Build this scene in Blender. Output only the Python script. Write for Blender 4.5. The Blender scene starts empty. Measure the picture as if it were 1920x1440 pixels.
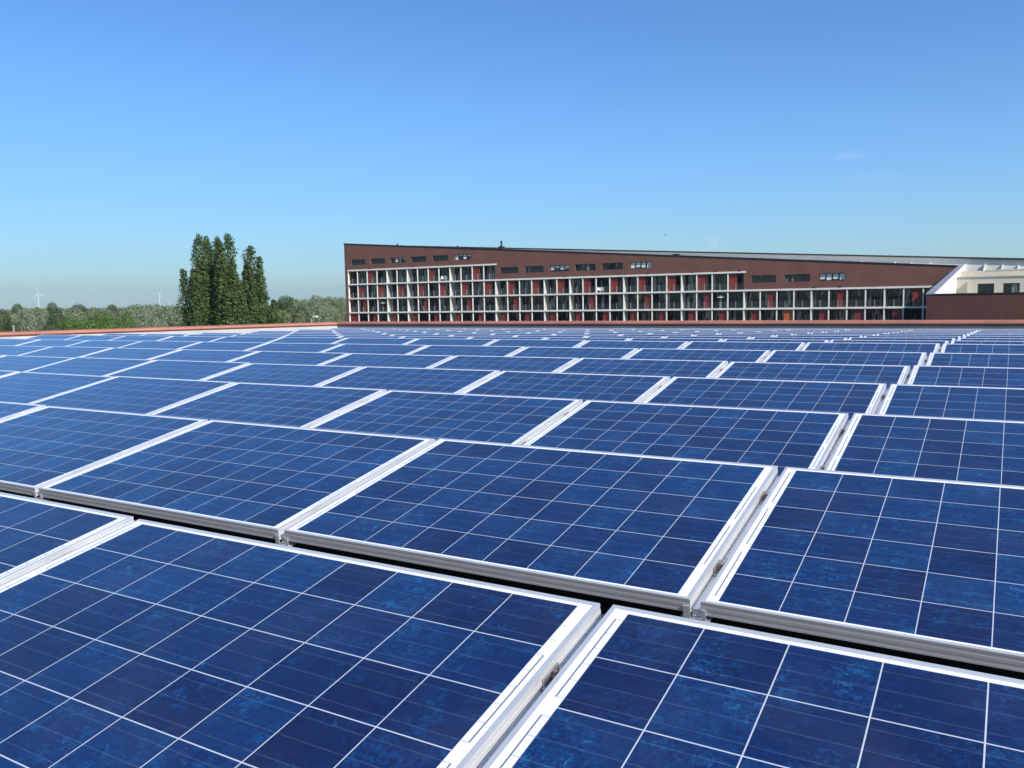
import bpy, bmesh, math, random
from mathutils import Matrix, Vector
R = math.radians
scene = bpy.context.scene
C = scene.collection

# ------------------------------------------------------------------ camera, sky, sun
H = 16.0                                  # eye height above the ground
FPX, PITCH, ROLL, YAW = 1578.31, 0.0996, 0.0177, -0.5357
cy_, sy_ = math.cos(YAW), math.sin(YAW)
cp_, sp_ = math.cos(PITCH), math.sin(PITCH)
right0 = Vector((cy_, -sy_, 0)); fwdh = Vector((sy_, cy_, 0))
fwd = fwdh * cp_ + Vector((0, 0, -sp_))
up0 = fwdh * sp_ + Vector((0, 0, cp_))
cr, sr = math.cos(ROLL), math.sin(ROLL)
right = right0 * cr - up0 * sr
up = right0 * sr + up0 * cr
cam_d = bpy.data.cameras.new('camera')
cam = bpy.data.objects.new('camera', cam_d); C.objects.link(cam)
m = Matrix.Identity(4)
for i in range(3):
    m[i][0] = right[i]; m[i][1] = up[i]; m[i][2] = -fwd[i]
m[2][3] = H
cam.matrix_world = m
cam_d.sensor_width = 36; cam_d.lens = FPX / 1920 * 36
cam_d.clip_start = 0.05; cam_d.clip_end = 30000
scene.camera = cam

SUN = Vector((0.745, -0.255, 0.616)).normalized()
sun_el = math.asin(SUN.z); sun_az = math.atan2(SUN.x, SUN.y)
w = bpy.data.worlds.new('World'); scene.world = w; w.use_nodes = True
nt = w.node_tree; nt.nodes.clear()
sky = nt.nodes.new('ShaderNodeTexSky'); sky.sky_type = 'NISHITA'; sky.sun_disc = False
sky.sun_elevation = sun_el; sky.sun_rotation = sun_az
sky.altitude = 0; sky.air_density = 1.0; sky.dust_density = 0.3; sky.ozone_density = 2.2
bg = nt.nodes.new('ShaderNodeBackground'); bg.inputs['Strength'].default_value = 0.098
hs = nt.nodes.new('ShaderNodeHueSaturation'); hs.inputs['Saturation'].default_value = 1.12
wo = nt.nodes.new('ShaderNodeOutputWorld')
tint = nt.nodes.new('ShaderNodeVectorMath'); tint.operation = 'MULTIPLY'; tint.inputs[1].default_value = (0.61, 0.87, 1.14)   # the deep, camera-saturated blue of the day
nt.links.new(sky.outputs[0], hs.inputs['Color']); nt.links.new(hs.outputs[0], tint.inputs[0]); 
# the brightest part of the sky rolls off softly, as it does on the photograph
_sp = nt.nodes.new('ShaderNodeSeparateXYZ'); nt.links.new(tint.outputs[0], _sp.inputs[0])
def _mm(op, a, b):
    q = nt.nodes.new('ShaderNodeMath'); q.operation = op
    for i, z in enumerate((a, b)):
        if isinstance(z, float): q.inputs[i].default_value = z
        else: nt.links.new(z, q.inputs[i])
    return q.outputs[0]
_k = _mm('DIVIDE', 1.0, _mm('ADD', 1.0, _mm('MULTIPLY', _mm('MAXIMUM', _mm('SUBTRACT', _sp.outputs[1], 3.3), 0.0), 0.085)))
roll = nt.nodes.new('ShaderNodeVectorMath'); roll.operation = 'SCALE'; nt.links.new(tint.outputs[0], roll.inputs[0]); nt.links.new(_k, roll.inputs['Scale'])
# two faint wisps of cloud, fixed in the sky by their direction
def _dir(x, y):
    return (fwd + right * ((x - 960) / FPX) + up * ((720 - y) / FPX)).normalized()
_tc = nt.nodes.new('ShaderNodeTexCoord'); _last = roll.outputs[0]
_nz = nt.nodes.new('ShaderNodeTexNoise'); _nz.inputs['Scale'].default_value = 60; _nz.inputs['Detail'].default_value = 5; nt.links.new(_tc.outputs['Generated'], _nz.inputs['Vector'])
def _m(op, a, b, clamp=False):
    q = nt.nodes.new('ShaderNodeMath'); q.operation = op; q.use_clamp = clamp
    for i, z in enumerate((a, b)):
        if isinstance(z, float): q.inputs[i].default_value = z
        else: nt.links.new(z, q.inputs[i])
    return q.outputs[0]
for _x, _y, _w, _h, _s in ((1594, 292, 18, 5, .30), (1640, 335, 42, 9, .10), (1337, 455, 8, 8, .6)):
    _c = _dir(_x, _y); _sb = nt.nodes.new('ShaderNodeVectorMath'); _sb.operation = 'SUBTRACT'
    nt.links.new(_tc.outputs['Generated'], _sb.inputs[0]); _sb.inputs[1].default_value = _c
    _r = _c.cross(Vector((0, 0, 1))).normalized(); _u = _r.cross(_c); _acc = None
    for _v, _e in ((_r, _w), (_u, _h)):
        _d = nt.nodes.new('ShaderNodeVectorMath'); _d.operation = 'DOT_PRODUCT'; nt.links.new(_sb.outputs[0], _d.inputs[0]); _d.inputs[1].default_value = _v * (FPX / _e)
        _p = _m('MULTIPLY', _d.outputs['Value'], _d.outputs['Value']); _acc = _p if _acc is None else _m('ADD', _acc, _p)
    _g = _m('POWER', 2.718, _m('MULTIPLY', _acc, -1.0)); _g = _m('MULTIPLY', _g, _m('MULTIPLY', _m('SUBTRACT', _nz.outputs[0], 0.25), 2.6 * _s, True), True)
    _mx = nt.nodes.new('ShaderNodeMix'); _mx.data_type = 'RGBA'; nt.links.new(_g, _mx.inputs[0]); nt.links.new(_last, _mx.inputs[6]); _mx.inputs[7].default_value = (6.0, 6.3, 6.9, 1); _last = _mx.outputs[2]
nt.links.new(_last, bg.inputs['Color'])
nt.links.new(bg.outputs[0], wo.inputs['Surface'])
sd = bpy.data.lights.new('sun', 'SUN'); sd.energy = 4.6; sd.angle = R(0.5); sd.color = (1.0, 0.93, 0.83)
so = bpy.data.objects.new('sun', sd); C.objects.link(so)
so.rotation_euler = (-SUN).to_track_quat('-Z', 'Y').to_euler()
scene.view_settings.view_transform = 'Standard'; scene.view_settings.look = 'None'
scene.view_settings.gamma = 1; scene.view_settings.exposure = 0.57
scene.render.film_transparent = False
scene.cycles.max_bounces = 6; scene.cycles.volume_bounces = 0

def ray(x, y):
    """direction through a pixel of the 1920x1440 photograph"""
    X = (x - 960) / FPX; Y = (720 - y) / FPX
    return fwd + right * X + up * Y
def at(x, y, dist):
    d = ray(x, y); k = dist / math.hypot(d.x, d.y)
    return Vector((d.x * k, d.y * k, H + d.z * k))

# ------------------------------------------------------------------ helpers
def tag(o, label=None, cat=None, group=None, kind=None):
    if label: o['label'] = label
    if cat: o['category'] = cat
    if group: o['group'] = group
    if kind: o['kind'] = kind
    return o
def empty(name, loc=(0, 0, 0), rz=0):
    o = bpy.data.objects.new(name, None); C.objects.link(o)
    o.location = loc; o.rotation_euler = (0, 0, rz); o.empty_display_size = 0.2
    return o
class MB:
    """collects geometry; build() links it as ONE mesh object"""
    def __init__(s): s.v = []; s.f = []; s.mi = []
    def poly(s, pts, mi=0):
        n = len(s.v); s.v += [tuple(p) for p in pts]; s.f.append(tuple(range(n, n + len(pts)))); s.mi.append(mi)
    def box(s, x0, x1, y0, y1, z0, z1, mi=0):
        s.hexa([(x0, y0, z0), (x1, y0, z0), (x1, y1, z0), (x0, y1, z0), (x0, y0, z1), (x1, y0, z1), (x1, y1, z1), (x0, y1, z1)], mi)
    def hexa(s, p, mi=0):
        n = len(s.v); s.v += [tuple(q) for q in p]
        for f in ((0, 3, 2, 1), (4, 5, 6, 7), (0, 1, 5, 4), (1, 2, 6, 5), (2, 3, 7, 6), (3, 0, 4, 7)):
            s.f.append(tuple(n + i for i in f)); s.mi.append(mi)
    def tube(s, a, b, r0, r1=None, seg=10, mi=0, cap=True):
        a = Vector(a); b = Vector(b); r1 = r0 if r1 is None else r1
        d = (b - a).normalized(); u = d.orthogonal().normalized(); v = d.cross(u)
        n = len(s.v)
        for c, r in ((a, r0), (b, r1)):
            for i in range(seg):
                t = 2 * math.pi * i / seg; s.v.append(tuple(c + u * (r * math.cos(t)) + v * (r * math.sin(t))))
        for i in range(seg):
            j = (i + 1) % seg; s.f.append((n + i, n + j, n + seg + j, n + seg + i)); s.mi.append(mi)
        if cap:
            s.f.append(tuple(n + seg - 1 - i for i in range(seg))); s.mi.append(mi)
            s.f.append(tuple(n + seg + i for i in range(seg))); s.mi.append(mi)
    def build(s, name, mats, parent=None, smooth=False, loc=None):
        me = bpy.data.meshes.new(name); me.from_pydata(s.v, [], s.f)
        if not isinstance(mats, (list, tuple)): mats = [mats]
        for mm in mats: me.materials.append(mm)
        if len(mats) > 1: me.polygons.foreach_set('material_index', s.mi)
        if smooth: me.polygons.foreach_set('use_smooth', [True] * len(me.polygons))
        me.update()
        o = bpy.data.objects.new(name, me); C.objects.link(o)
        if parent: o.parent = parent
        if loc: o.location = loc
        return o
def copy_tree(o, parent=None):
    c = o.copy(); C.objects.link(c); c.parent = parent
    for ch in [x for x in bpy.data.objects if x.parent is o]: copy_tree(ch, c)
    return c

# ------------------------------------------------------------------ materials
class NT:
    def __init__(s, name):
        s.m = bpy.data.materials.new(name); s.m.use_nodes = True; s.t = s.m.node_tree
        s.b = s.t.nodes['Principled BSDF']; s.out = s.t.nodes['Material Output']
    def n(s, typ, **kw):
        nd = s.t.nodes.new('ShaderNode' + typ)
        for k, v in kw.items(): setattr(nd, k, v)
        return nd
    def l(s, a, b): s.t.links.new(a, b)
    def math(s, op, a, b=None, c=None, clamp=False):
        nd = s.n('Math', operation=op); nd.use_clamp = clamp
        for i, q in enumerate((a, b, c)):
            if q is None: continue
            if isinstance(q, (int, float)): nd.inputs[i].default_value = q
            else: s.l(q, nd.inputs[i])
        return nd.outputs[0]
    def mix(s, fac, a, b):
        nd = s.n('Mix', data_type='RGBA')
        for i, q in ((0, fac), (6, a), (7, b)):
            if isinstance(q, (int, float)): nd.inputs[i].default_value = q
            elif isinstance(q, tuple): nd.inputs[i].default_value = (*q, 1)
            else: s.l(q, nd.inputs[i])
        return nd.outputs[2]
    def ramp(s, fac, stops):
        nd = s.n('ValToRGB'); e = nd.color_ramp.elements
        while len(e) < len(stops): e.new(0.5)
        for q, (p, c) in zip(e, stops): q.position = p; q.color = (*c, 1)
        s.l(fac, nd.inputs[0]); return nd.outputs[0]
def simple(name, col, rough=0.6, metal=0.0, var=0.12, scale=3.0, bump=0.0, spec=0.5, coord='Object', stretch=None):
    t = NT(name); b = t.b
    tc = t.n('TexCoord'); nz = t.n('TexNoise'); nz.inputs['Scale'].default_value = scale; nz.inputs['Detail'].default_value = 6
    src = tc.outputs[coord]
    if stretch:
        mp = t.n('Mapping'); mp.inputs['Scale'].default_value = stretch; t.l(src, mp.inputs[0]); src = mp.outputs[0]
    t.l(src, nz.inputs['Vector'])
    a = tuple(c * (1 - var) for c in col); c2 = tuple(min(1, c * (1 + var)) for c in col)
    t.l(t.ramp(nz.outputs[0], [(0.3, a), (0.7, c2)]), b.inputs['Base Color'])
    b.inputs['Roughness'].default_value = rough; b.inputs['Metallic'].default_value = metal
    b.inputs['Specular IOR Level'].default_value = spec
    if bump:
        bp = t.n('Bump'); bp.inputs['Strength'].default_value = bump; bp.inputs['Distance'].default_value = 0.02
        t.l(nz.outputs[0], bp.inputs['Height']); t.l(bp.outputs[0], b.inputs['Normal'])
    return t.m

def solar_mat():
    t = NT('polycrystalline_cells'); b = t.b
    uv = t.n('UVMap'); sep = t.n('SeparateXYZ'); t.l(uv.outputs[0], sep.inputs[0])
    U, V = sep.outputs[0], sep.outputs[1]
    def line(x, half, n):
        fr = t.math('FRACT', x)
        d = t.math('MINIMUM', fr, t.math('SUBTRACT', 1.0, fr))
        inside = t.math('MULTIPLY', t.math('GREATER_THAN', x, 0.0), t.math('LESS_THAN', x, float(n)))
        on = t.math('GREATER_THAN', d, half)
        return t.math('MULTIPLY', inside, on)
    cell = t.math('MULTIPLY', line(U, 0.0078, 9), line(V, 0.0085, 6))
    def band0(x, a, b_): return t.math('MULTIPLY', t.math('GREATER_THAN', x, a), t.math('LESS_THAN', x, b_))
    # busbars: three faint tinned lines along each row of cells
    fv = t.math('FRACT', t.math('MULTIPLY', V, 3.0))
    bb = t.math('LESS_THAN', t.math('ABSOLUTE', t.math('SUBTRACT', fv, 0.5)), 0.022)
    # per cell tone
    info = t.n('ObjectInfo')
    cb = t.n('CombineXYZ'); t.l(t.math('FLOOR', U), cb.inputs[0]); t.l(t.math('FLOOR', V), cb.inputs[1])
    t.l(t.math('MULTIPLY', info.outputs['Random'], 57.0), cb.inputs[2])
    wn = t.n('TexWhiteNoise', noise_dimensions='3D'); t.l(cb.outputs[0], wn.inputs['Vector'])
    # crystals: coordinates offset per panel and per cell so no two cells repeat
    off = t.n('VectorMath', operation='MULTIPLY_ADD'); t.l(wn.outputs['Color'], off.inputs[0])
    off.inputs[1].default_value = (40, 40, 40)
    cc = t.n('CombineXYZ'); t.l(U, cc.inputs[0]); t.l(V, cc.inputs[1]); t.l(cc.outputs[0], off.inputs[2])
    vo = t.n('TexVoronoi', feature='F1'); vo.inputs['Scale'].default_value = 9.0; vo.inputs['Randomness'].default_value = 1
    wp = t.n('TexNoise'); wp.inputs['Scale'].default_value = 6.0; wp.inputs['Detail'].default_value = 4
    t.l(off.outputs[0], wp.inputs['Vector'])
    wv = t.n('VectorMath', operation='MULTIPLY_ADD'); t.l(wp.outputs['Color'], wv.inputs[0]); wv.inputs[1].default_value = (0.7, 0.7, 0.7)
    t.l(off.outputs[0], wv.inputs[2]); t.l(wv.outputs[0], vo.inputs['Vector'])
    sv = t.n('SeparateXYZ'); t.l(vo.outputs['Color'], sv.inputs[0])
    big = t.n('TexNoise'); big.inputs['Scale'].default_value = 1.3; big.inputs['Detail'].default_value = 5; big.inputs['Roughness'].default_value = 0.65
    t.l(off.outputs[0], big.inputs['Vector'])
    # strength of crystal contrast varies over the cell
    bg_ = t.math('MULTIPLY', t.math('SUBTRACT', big.outputs[0], 0.40), 3.4, clamp=True)
    cr1 = t.math('MULTIPLY', t.math('POWER', sv.outputs[0], 2.2), bg_)
    tone = t.math('ADD', t.math('MULTIPLY', wn.outputs['Value'], 0.42), t.math('MULTIPLY', cr1, 0.68))
    # fine streaks parallel to the busbars
    st = t.n('TexNoise'); mp = t.n('Mapping'); mp.inputs['Scale'].default_value = (0.8, 26, 1)
    t.l(off.outputs[0], mp.inputs[0]); t.l(mp.outputs[0], st.inputs['Vector']); st.inputs['Scale'].default_value = 1.0
    tone = t.math('ADD', tone, t.math('MULTIPLY', t.math('SUBTRACT', st.outputs[0], 0.5), 0.35), clamp=True)
    # fibrous mottling of the crystal grain
    gr = t.n('TexNoise'); gr.inputs['Scale'].default_value = 11; gr.inputs['Detail'].default_value = 7; gr.inputs['Roughness'].default_value = 0.72; gr.inputs['Distortion'].default_value = 1.4
    t.l(off.outputs[0], gr.inputs['Vector'])
    tone = t.math('ADD', tone, t.math('MULTIPLY', t.math('SUBTRACT', gr.outputs[0], 0.5), t.math('MULTIPLY_ADD', bg_, 1.5, 0.55)), clamp=True)
    colr = t.ramp(tone, [(0.0, (0.0045, 0.009, 0.046)), (0.3, (0.0045, 0.018, 0.084)), (0.6, (0.006, 0.040, 0.135)), (1.0, (0.012, 0.10, 0.25))])
    colr = t.mix(t.math('MULTIPLY', bb, t.math('MULTIPLY', wp.outputs[0], 0.15)), colr, (0.30, 0.42, 0.52))
    gapc = t.mix(t.math('MULTIPLY', band0(U, 0.0, 9.0), band0(V, 0.0, 6.0)), (0.80, 0.82, 0.84), (0.46, 0.50, 0.56))
    colr = t.mix(cell, gapc, colr)
    # tinned ribbons in the white side margins, joining the rows of cells in pairs
    def band(x, a, b_): return t.math('MULTIPLY', t.math('GREATER_THAN', x, a), t.math('LESS_THAN', x, b_))
    def between(off, lo, hi):
        m2 = t.math('MULTIPLY', t.math('FRACT', t.math('MULTIPLY', t.math('SUBTRACT', V, off), 0.5)), 2.0)
        return t.math('MULTIPLY', band(m2, 1 / 6, 11 / 6), band(V, lo, hi))
    bars = t.math('ADD', t.math('MULTIPLY', band(U, -.110, -.086), between(0.0, 0.0, 6.0)), t.math('MULTIPLY', band(U, 9.084, 9.108), between(1.0, 1.0, 5.0)))
    tick = t.math('MULTIPLY', t.math('LESS_THAN', t.math('ABSOLUTE', t.math('SUBTRACT', fv, 0.5)), 0.05), t.math('MULTIPLY', band(V, 0.0, 6.0), t.math('ADD', band(U, -.11, 0.0), band(U, 9.0, 9.09))))
    colr = t.mix(t.math('MAXIMUM', bars, t.math('MULTIPLY', tick, 0.4)), colr, (0.15, 0.17, 0.24))
    # thin dust film
    tc = t.n('TexCoord'); du = t.n('TexNoise'); du.inputs['Scale'].default_value = 5; du.inputs['Detail'].default_value = 8
    ad = t.n('VectorMath', operation='ADD'); t.l(tc.outputs['Object'], ad.inputs[0]); t.l(info.outputs['Location'], ad.inputs[1]); t.l(ad.outputs[0], du.inputs['Vector'])
    df = t.math('MULTIPLY', t.math('SUBTRACT', du.outputs[0], 0.45), 0.09, clamp=True)
    colr = t.mix(df, colr, (0.32, 0.36, 0.42))
    t.l(colr, b.inputs['Base Color'])
    b.inputs['Roughness'].default_value = 0.45; b.inputs['IOR'].default_value = 1.5; b.inputs['Specular IOR Level'].default_value = 0.25
    b.inputs['Coat Weight'].default_value = 1.0; b.inputs['Coat IOR'].default_value = 1.34
    t.l(t.math('ADD', t.math('MULTIPLY', du.outputs[0], 0.08), 0.05), b.inputs['Coat Roughness'])
    return t.m
def alu_mat():
    t = NT('anodised_aluminium'); b = t.b
    tc = t.n('TexCoord'); nz = t.n('TexNoise'); mp = t.n('Mapping'); mp.inputs['Scale'].default_value = (2, 2, 30)
    t.l(tc.outputs['Object'], mp.inputs[0]); t.l(mp.outputs[0], nz.inputs['Vector']); nz.inputs['Detail'].default_value = 5
    t.l(t.ramp(nz.outputs[0], [(0.3, (0.75, 0.75, 0.74)), (0.7, (0.84, 0.835, 0.825))]), b.inputs['Base Color'])
    b.inputs['Metallic'].default_value = 0.60; b.inputs['Roughness'].default_value = 0.38
    return t.m
def brick_mat(name, c1, c2, mortar, sc=1.0, bump=0.3):
    t = NT(name); b = t.b
    tc = t.n('TexCoord'); mp = t.n('Mapping'); mp.inputs['Rotation'].default_value = (R(90), 0, 0)
    t.l(tc.outputs['Object'], mp.inputs[0])
    br = t.n('TexBrick'); br.inputs['Scale'].default_value = sc
    br.inputs['Color1'].default_value = (*c1, 1); br.inputs['Color2'].default_value = (*c2, 1); br.inputs['Mortar'].default_value = (*mortar, 1)
    br.inputs['Brick Width'].default_value = 0.22; br.inputs['Row Height'].default_value = 0.065; br.inputs['Mortar Size'].default_value = 0.008
    t.l(mp.outputs[0], br.inputs['Vector'])
    nz = t.n('TexNoise'); nz.inputs['Scale'].default_value = 0.35; nz.inputs['Detail'].default_value = 8; t.l(tc.outputs['Object'], nz.inputs['Vector'])
    mp2 = t.n('Mapping'); mp2.inputs['Scale'].default_value = (0.5, 0.5, 0.05); t.l(tc.outputs['Object'], mp2.inputs[0])
    n2 = t.n('TexNoise'); n2.inputs['Scale'].default_value = 1.0; n2.inputs['Detail'].default_value = 4; t.l(mp2.outputs[0], n2.inputs['Vector'])
    v = t.math('MULTIPLY_ADD', nz.outputs[0], 0.5, 0.75); v = t.math('MULTIPLY', v, t.math('MULTIPLY_ADD', n2.outputs[0], 0.3, 0.85))
    mul = t.n('VectorMath', operation='SCALE'); t.l(br.outputs[0], mul.inputs[0]); t.l(v, mul.inputs['Scale'])
    t.l(mul.outputs[0], b.inputs['Base Color']); b.inputs['Roughness'].default_value = 0.85
    return t.m
def glass_mat(name, base=(0.012, 0.016, 0.018), rough=0.04, curtain=0.0, curtain_col=(0.45, 0.47, 0.45)):
    t = NT(name); b = t.b; tc = t.n('TexCoord'); nz = t.n('TexNoise')
    info = t.n('ObjectInfo')
    ad = t.n('VectorMath', operation='MULTIPLY_ADD'); cbx = t.n('CombineXYZ')
    t.l(info.outputs['Random'], cbx.inputs[0]); t.l(info.outputs['Random'], cbx.inputs[2]); t.l(cbx.outputs[0], ad.inputs[0]); ad.inputs[1].default_value = (91, 0, 37)
    t.l(tc.outputs['Object'], ad.inputs[2])
    mp = t.n('Mapping'); mp.inputs['Scale'].default_value = (1.6, 1, 0.25); t.l(ad.outputs[0], mp.inputs[0]); t.l(mp.outputs[0], nz.inputs['Vector'])
    nz.inputs['Scale'].default_value = 1.0; nz.inputs['Detail'].default_value = 1
    f = t.math('GREATER_THAN', nz.outputs[0], 1 - curtain)
    # folds in the curtain behind the pane
    wv = t.n('TexWave', wave_type='BANDS', bands_direction='X'); wv.inputs['Scale'].default_value = 4; wv.inputs['Distortion'].default_value = 2
    t.l(ad.outputs[0], wv.inputs['Vector'])
    cc = t.mix(wv.outputs[1], tuple(c * 0.5 for c in curtain_col), curtain_col)
    t.l(t.mix(t.math('MULTIPLY', f, 0.55), base, cc), b.inputs['Base Color'])
    b.inputs['Roughness'].default_value = rough; b.inputs['IOR'].default_value = 1.5
    bp = t.n('Bump'); n3 = t.n('TexNoise'); n3.inputs['Scale'].default_value = 0.7; t.l(tc.outputs['Object'], n3.inputs['Vector'])
    bp.inputs['Strength'].default_value = 0.05; t.l(n3.outputs[0], bp.inputs['Height']); t.l(bp.outputs[0], b.inputs['Normal'])
    return t.m
def leaf_mat(name, dark, light, trans=0.25):
    t = NT(name); b = t.b
    g = t.n('NewGeometry'); tc = t.n('TexCoord'); nz = t.n('TexNoise'); nz.inputs['Scale'].default_value = 0.55; nz.inputs['Detail'].default_value = 3
    t.l(tc.outputs['Object'], nz.inputs['Vector'])
    f = t.math('ADD', t.math('MULTIPLY', g.outputs['Random Per Island'], 0.40), t.math('MULTIPLY', t.math('SUBTRACT', nz.outputs[0], 0.3), 1.4), clamp=True)
    c = t.mix(f, dark, light); t.l(c, b.inputs['Base Color']); b.inputs['Roughness'].default_value = 0.55
    b.inputs['Specular IOR Level'].default_value = 0.3
    tr = t.n('BsdfTranslucent'); t.l(c, tr.inputs[0]); mx = t.n('MixShader'); mx.inputs[0].default_value = trans
    t.l(b.outputs[0], mx.inputs[1]); t.l(tr.outputs[0], mx.inputs[2]); t.l(mx.outputs[0], t.out.inputs[0])
    return t.m

M = dict(
    cells=solar_mat(), alu=alu_mat(),
    tub=simple('black_plastic', (0.012, 0.012, 0.013), 0.6, var=0.2),
    ribbon=simple('tinned_ribbon', (0.10, 0.10, 0.13), 0.4, 0.3),
    steel=simple('galvanised_steel', (0.45, 0.45, 0.46), 0.35, 0.8, scale=60),
    rust=simple('weathered_bolt', (0.30, 0.21, 0.15), 0.6, 0.4, scale=200, var=0.4),
    bitumen=simple('roof_bitumen', (0.045, 0.045, 0.048), 0.9, var=0.35, scale=4, bump=0.3),
    render=simple('grey_render', (0.42, 0.42, 0.43), 0.85, var=0.12, scale=1.5, stretch=(1, 1, 0.3)),
    coping=simple('salmon_coping', (0.33, 0.128, 0.088), 0.65, var=0.13, scale=1.2),
    brick=brick_mat('dark_brown_brick', (0.215, 0.072, 0.050), (0.150, 0.055, 0.040), (0.14, 0.096, 0.076)),
    brick2=brick_mat('wing_brick', (0.120, 0.034, 0.022), (0.070, 0.024, 0.018), (0.065, 0.042, 0.034)),
    dark=simple('dark_metal', (0.022, 0.024, 0.028), 0.5, 0.3),
    white=simple('off_white_concrete', (0.80, 0.78, 0.71), 0.75, var=0.08, scale=0.8),
    cream=simple('cream_render', (0.50, 0.475, 0.39), 0.8, var=0.05, scale=0.5),
    sunwhite=simple('white_render', (0.74, 0.74, 0.72), 0.8, var=0.05, scale=0.5),
    red=simple('red_panel', (0.22, 0.028, 0.018), 0.55, var=0.14, scale=0.9),
    orange=simple('orange_panel', (0.50, 0.11, 0.03), 0.55, var=0.1, scale=0.9),
    zinc=simple('zinc_coping', (0.27, 0.27, 0.30), 0.5, 0.3, scale=1),
    glass=glass_mat('balcony_glass', curtain=0.42, base=(0.010, 0.014, 0.014)),
    glass2=glass_mat('strip_window_glass', curtain=0.33, curtain_col=(0.5, 0.5, 0.48)),
    blind=simple('white_blind', (0.78, 0.76, 0.70), 0.7, var=0.1, scale=3),
    rail=simple('rail_post', (0.42, 0.44, 0.44), 0.4, 0.4),
    partition_shade=simple('shaded_partition', (0.40, 0.39, 0.36), 0.8),  # partition walls: greyer than the white concrete, balcony shade painted into the colour
    roofgrey=simple('roof_membrane', (0.70, 0.67, 0.61), 0.8, var=0.05, scale=0.3),
    turb=simple('turbine_white', (0.66, 0.67, 0.68), 0.4),
    ground=simple('meadow', (0.075, 0.10, 0.035), 0.95, var=0.4, scale=0.02),
    bark=simple('bark', (0.10, 0.075, 0.055), 0.9, var=0.3, scale=2),
    poplar=leaf_mat('poplar_leaves', (0.026, 0.054, 0.014), (0.115, 0.175, 0.044)),
    willow=leaf_mat('silver_willow_leaves', (0.085, 0.115, 0.072), (0.31, 0.375, 0.23)),
    green=leaf_mat('bright_green_leaves', (0.045, 0.105, 0.014), (0.125, 0.21, 0.045)),
    oak=leaf_mat('dark_green_leaves', (0.030, 0.055, 0.022), (0.11, 0.155, 0.06)),
    olive=leaf_mat('grey_green_leaves', (0.065, 0.092, 0.042), (0.26, 0.305, 0.15)),
)

# ------------------------------------------------------------------ ground
g = MB(); S = 14000; g.poly([(-S, -S, 0), (S, -S, 0), (S, S, 0), (-S, S, 0)])
tag(g.build('ground', M['ground']), kind='structure')

# ------------------------------------------------------------------ panel array layout (metres)
K = 0.9175
PW = 1.67 * K; LEN = 0.988; GAP = 0.029; WID = PW - GAP
TILT = 0.190
def row_far(r):                           # far (upper) edge of a row: y, z below the eye
    if r <= 6: return (1.683 + 1.680 * (r - 1) + (0.06 if r == 6 else 0)) * K, (-0.684 + 0.0075 * (r - 1)) * K
    return (12.112 + 1.755 * (r - 7)) * K, (-0.657 - 0.0475 * (r - 7)) * K
X0 = -0.762 * K
NROW = 15
def deck_z(y):
    pts = [(-40, None)]
    ys = []
    for r in range(1, NROW + 1):
        yf, zf = row_far(r); ys.append((yf - LEN * math.cos(TILT), zf - LEN * math.sin(TILT) - 0.10))
    if y <= ys[0][0]: return H + ys[0][1]
    for (a, za), (b_, zb) in zip(ys, ys[1:]):
        if y <= b_: return H + za + (zb - za) * (y - a) / (b_ - a)
    return H + ys[-1][1]
YW = 27.8 * K                             # far parapet plane
TOPW = H - 0.83 * K                       # top of the coping
PC = (-25.3 * K, YW)                      # corner of the two parapets
PL = (PC[0] - 13.9 * 1.0, YW - 28.4)      # the left parapet runs back towards the viewer
XR = 16.0

# ------------------------------------------------------------------ the roof this is taken from
roof = empty('roof_building', (0, 0, 0))
tag(roof, 'flat roof building carrying the solar field, edged by a salmon parapet coping', 'building')
d = MB()
ylist = [PL[1]] + [row_far(r)[0] - LEN * math.cos(TILT) for r in range(1, NROW + 1)] + [YW]
def xl(y): return PC[0] + (PL[0] - PC[0]) * (YW - y) / (YW - PL[1])
for a, b_ in zip(ylist, ylist[1:]):
    d.poly([(xl(a), a, deck_z(a)), (XR, a, deck_z(a)), (XR, b_, deck_z(b_)), (xl(b_), b_, deck_z(b_))])
d.build('roof_deck', M['bitumen'], roof)
wm = MB()
wm.poly([(PC[0], YW, H - 2.2), (XR, YW, H - 2.2), (XR, YW, TOPW - 0.12), (PC[0], YW, TOPW - 0.12)])
wm.poly([(PL[0], PL[1], H - 2.2), (PC[0], YW, H - 2.2), (PC[0], YW, TOPW - 0.12), (PL[0], PL[1], TOPW - 0.12)])
wm.build('parapet_wall', M['render'], roof)
ob = MB()                                 # outer walls down to the ground
n_l = Vector((-(YW - PL[1]), PC[0] - PL[0], 0)).normalized() * 0.36
o0 = (PL[0] + n_l.x, PL[1] + n_l.y); o1 = (PC[0] + n_l.x, YW + 0.36)
for a, b_ in (((XR, YW + 0.36), o1), (o1, o0)):
    ob.poly([(a[0], a[1], 0), (b_[0], b_[1], 0), (b_[0], b_[1], TOPW - 0.12), (a[0], a[1], TOPW - 0.12)])
ob.poly([(o0[0], o0[1], 0), (XR, PL[1], 0), (XR, PL[1], H - 1), (o0[0], o0[1], H - 1)])
ob.poly([(XR, PL[1], 0), (XR, YW + .36, 0), (XR, YW + .36, TOPW - .12), (XR, PL[1], H - 1)])
ob.build('outer_wall', M['brick2'], roof)
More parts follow.
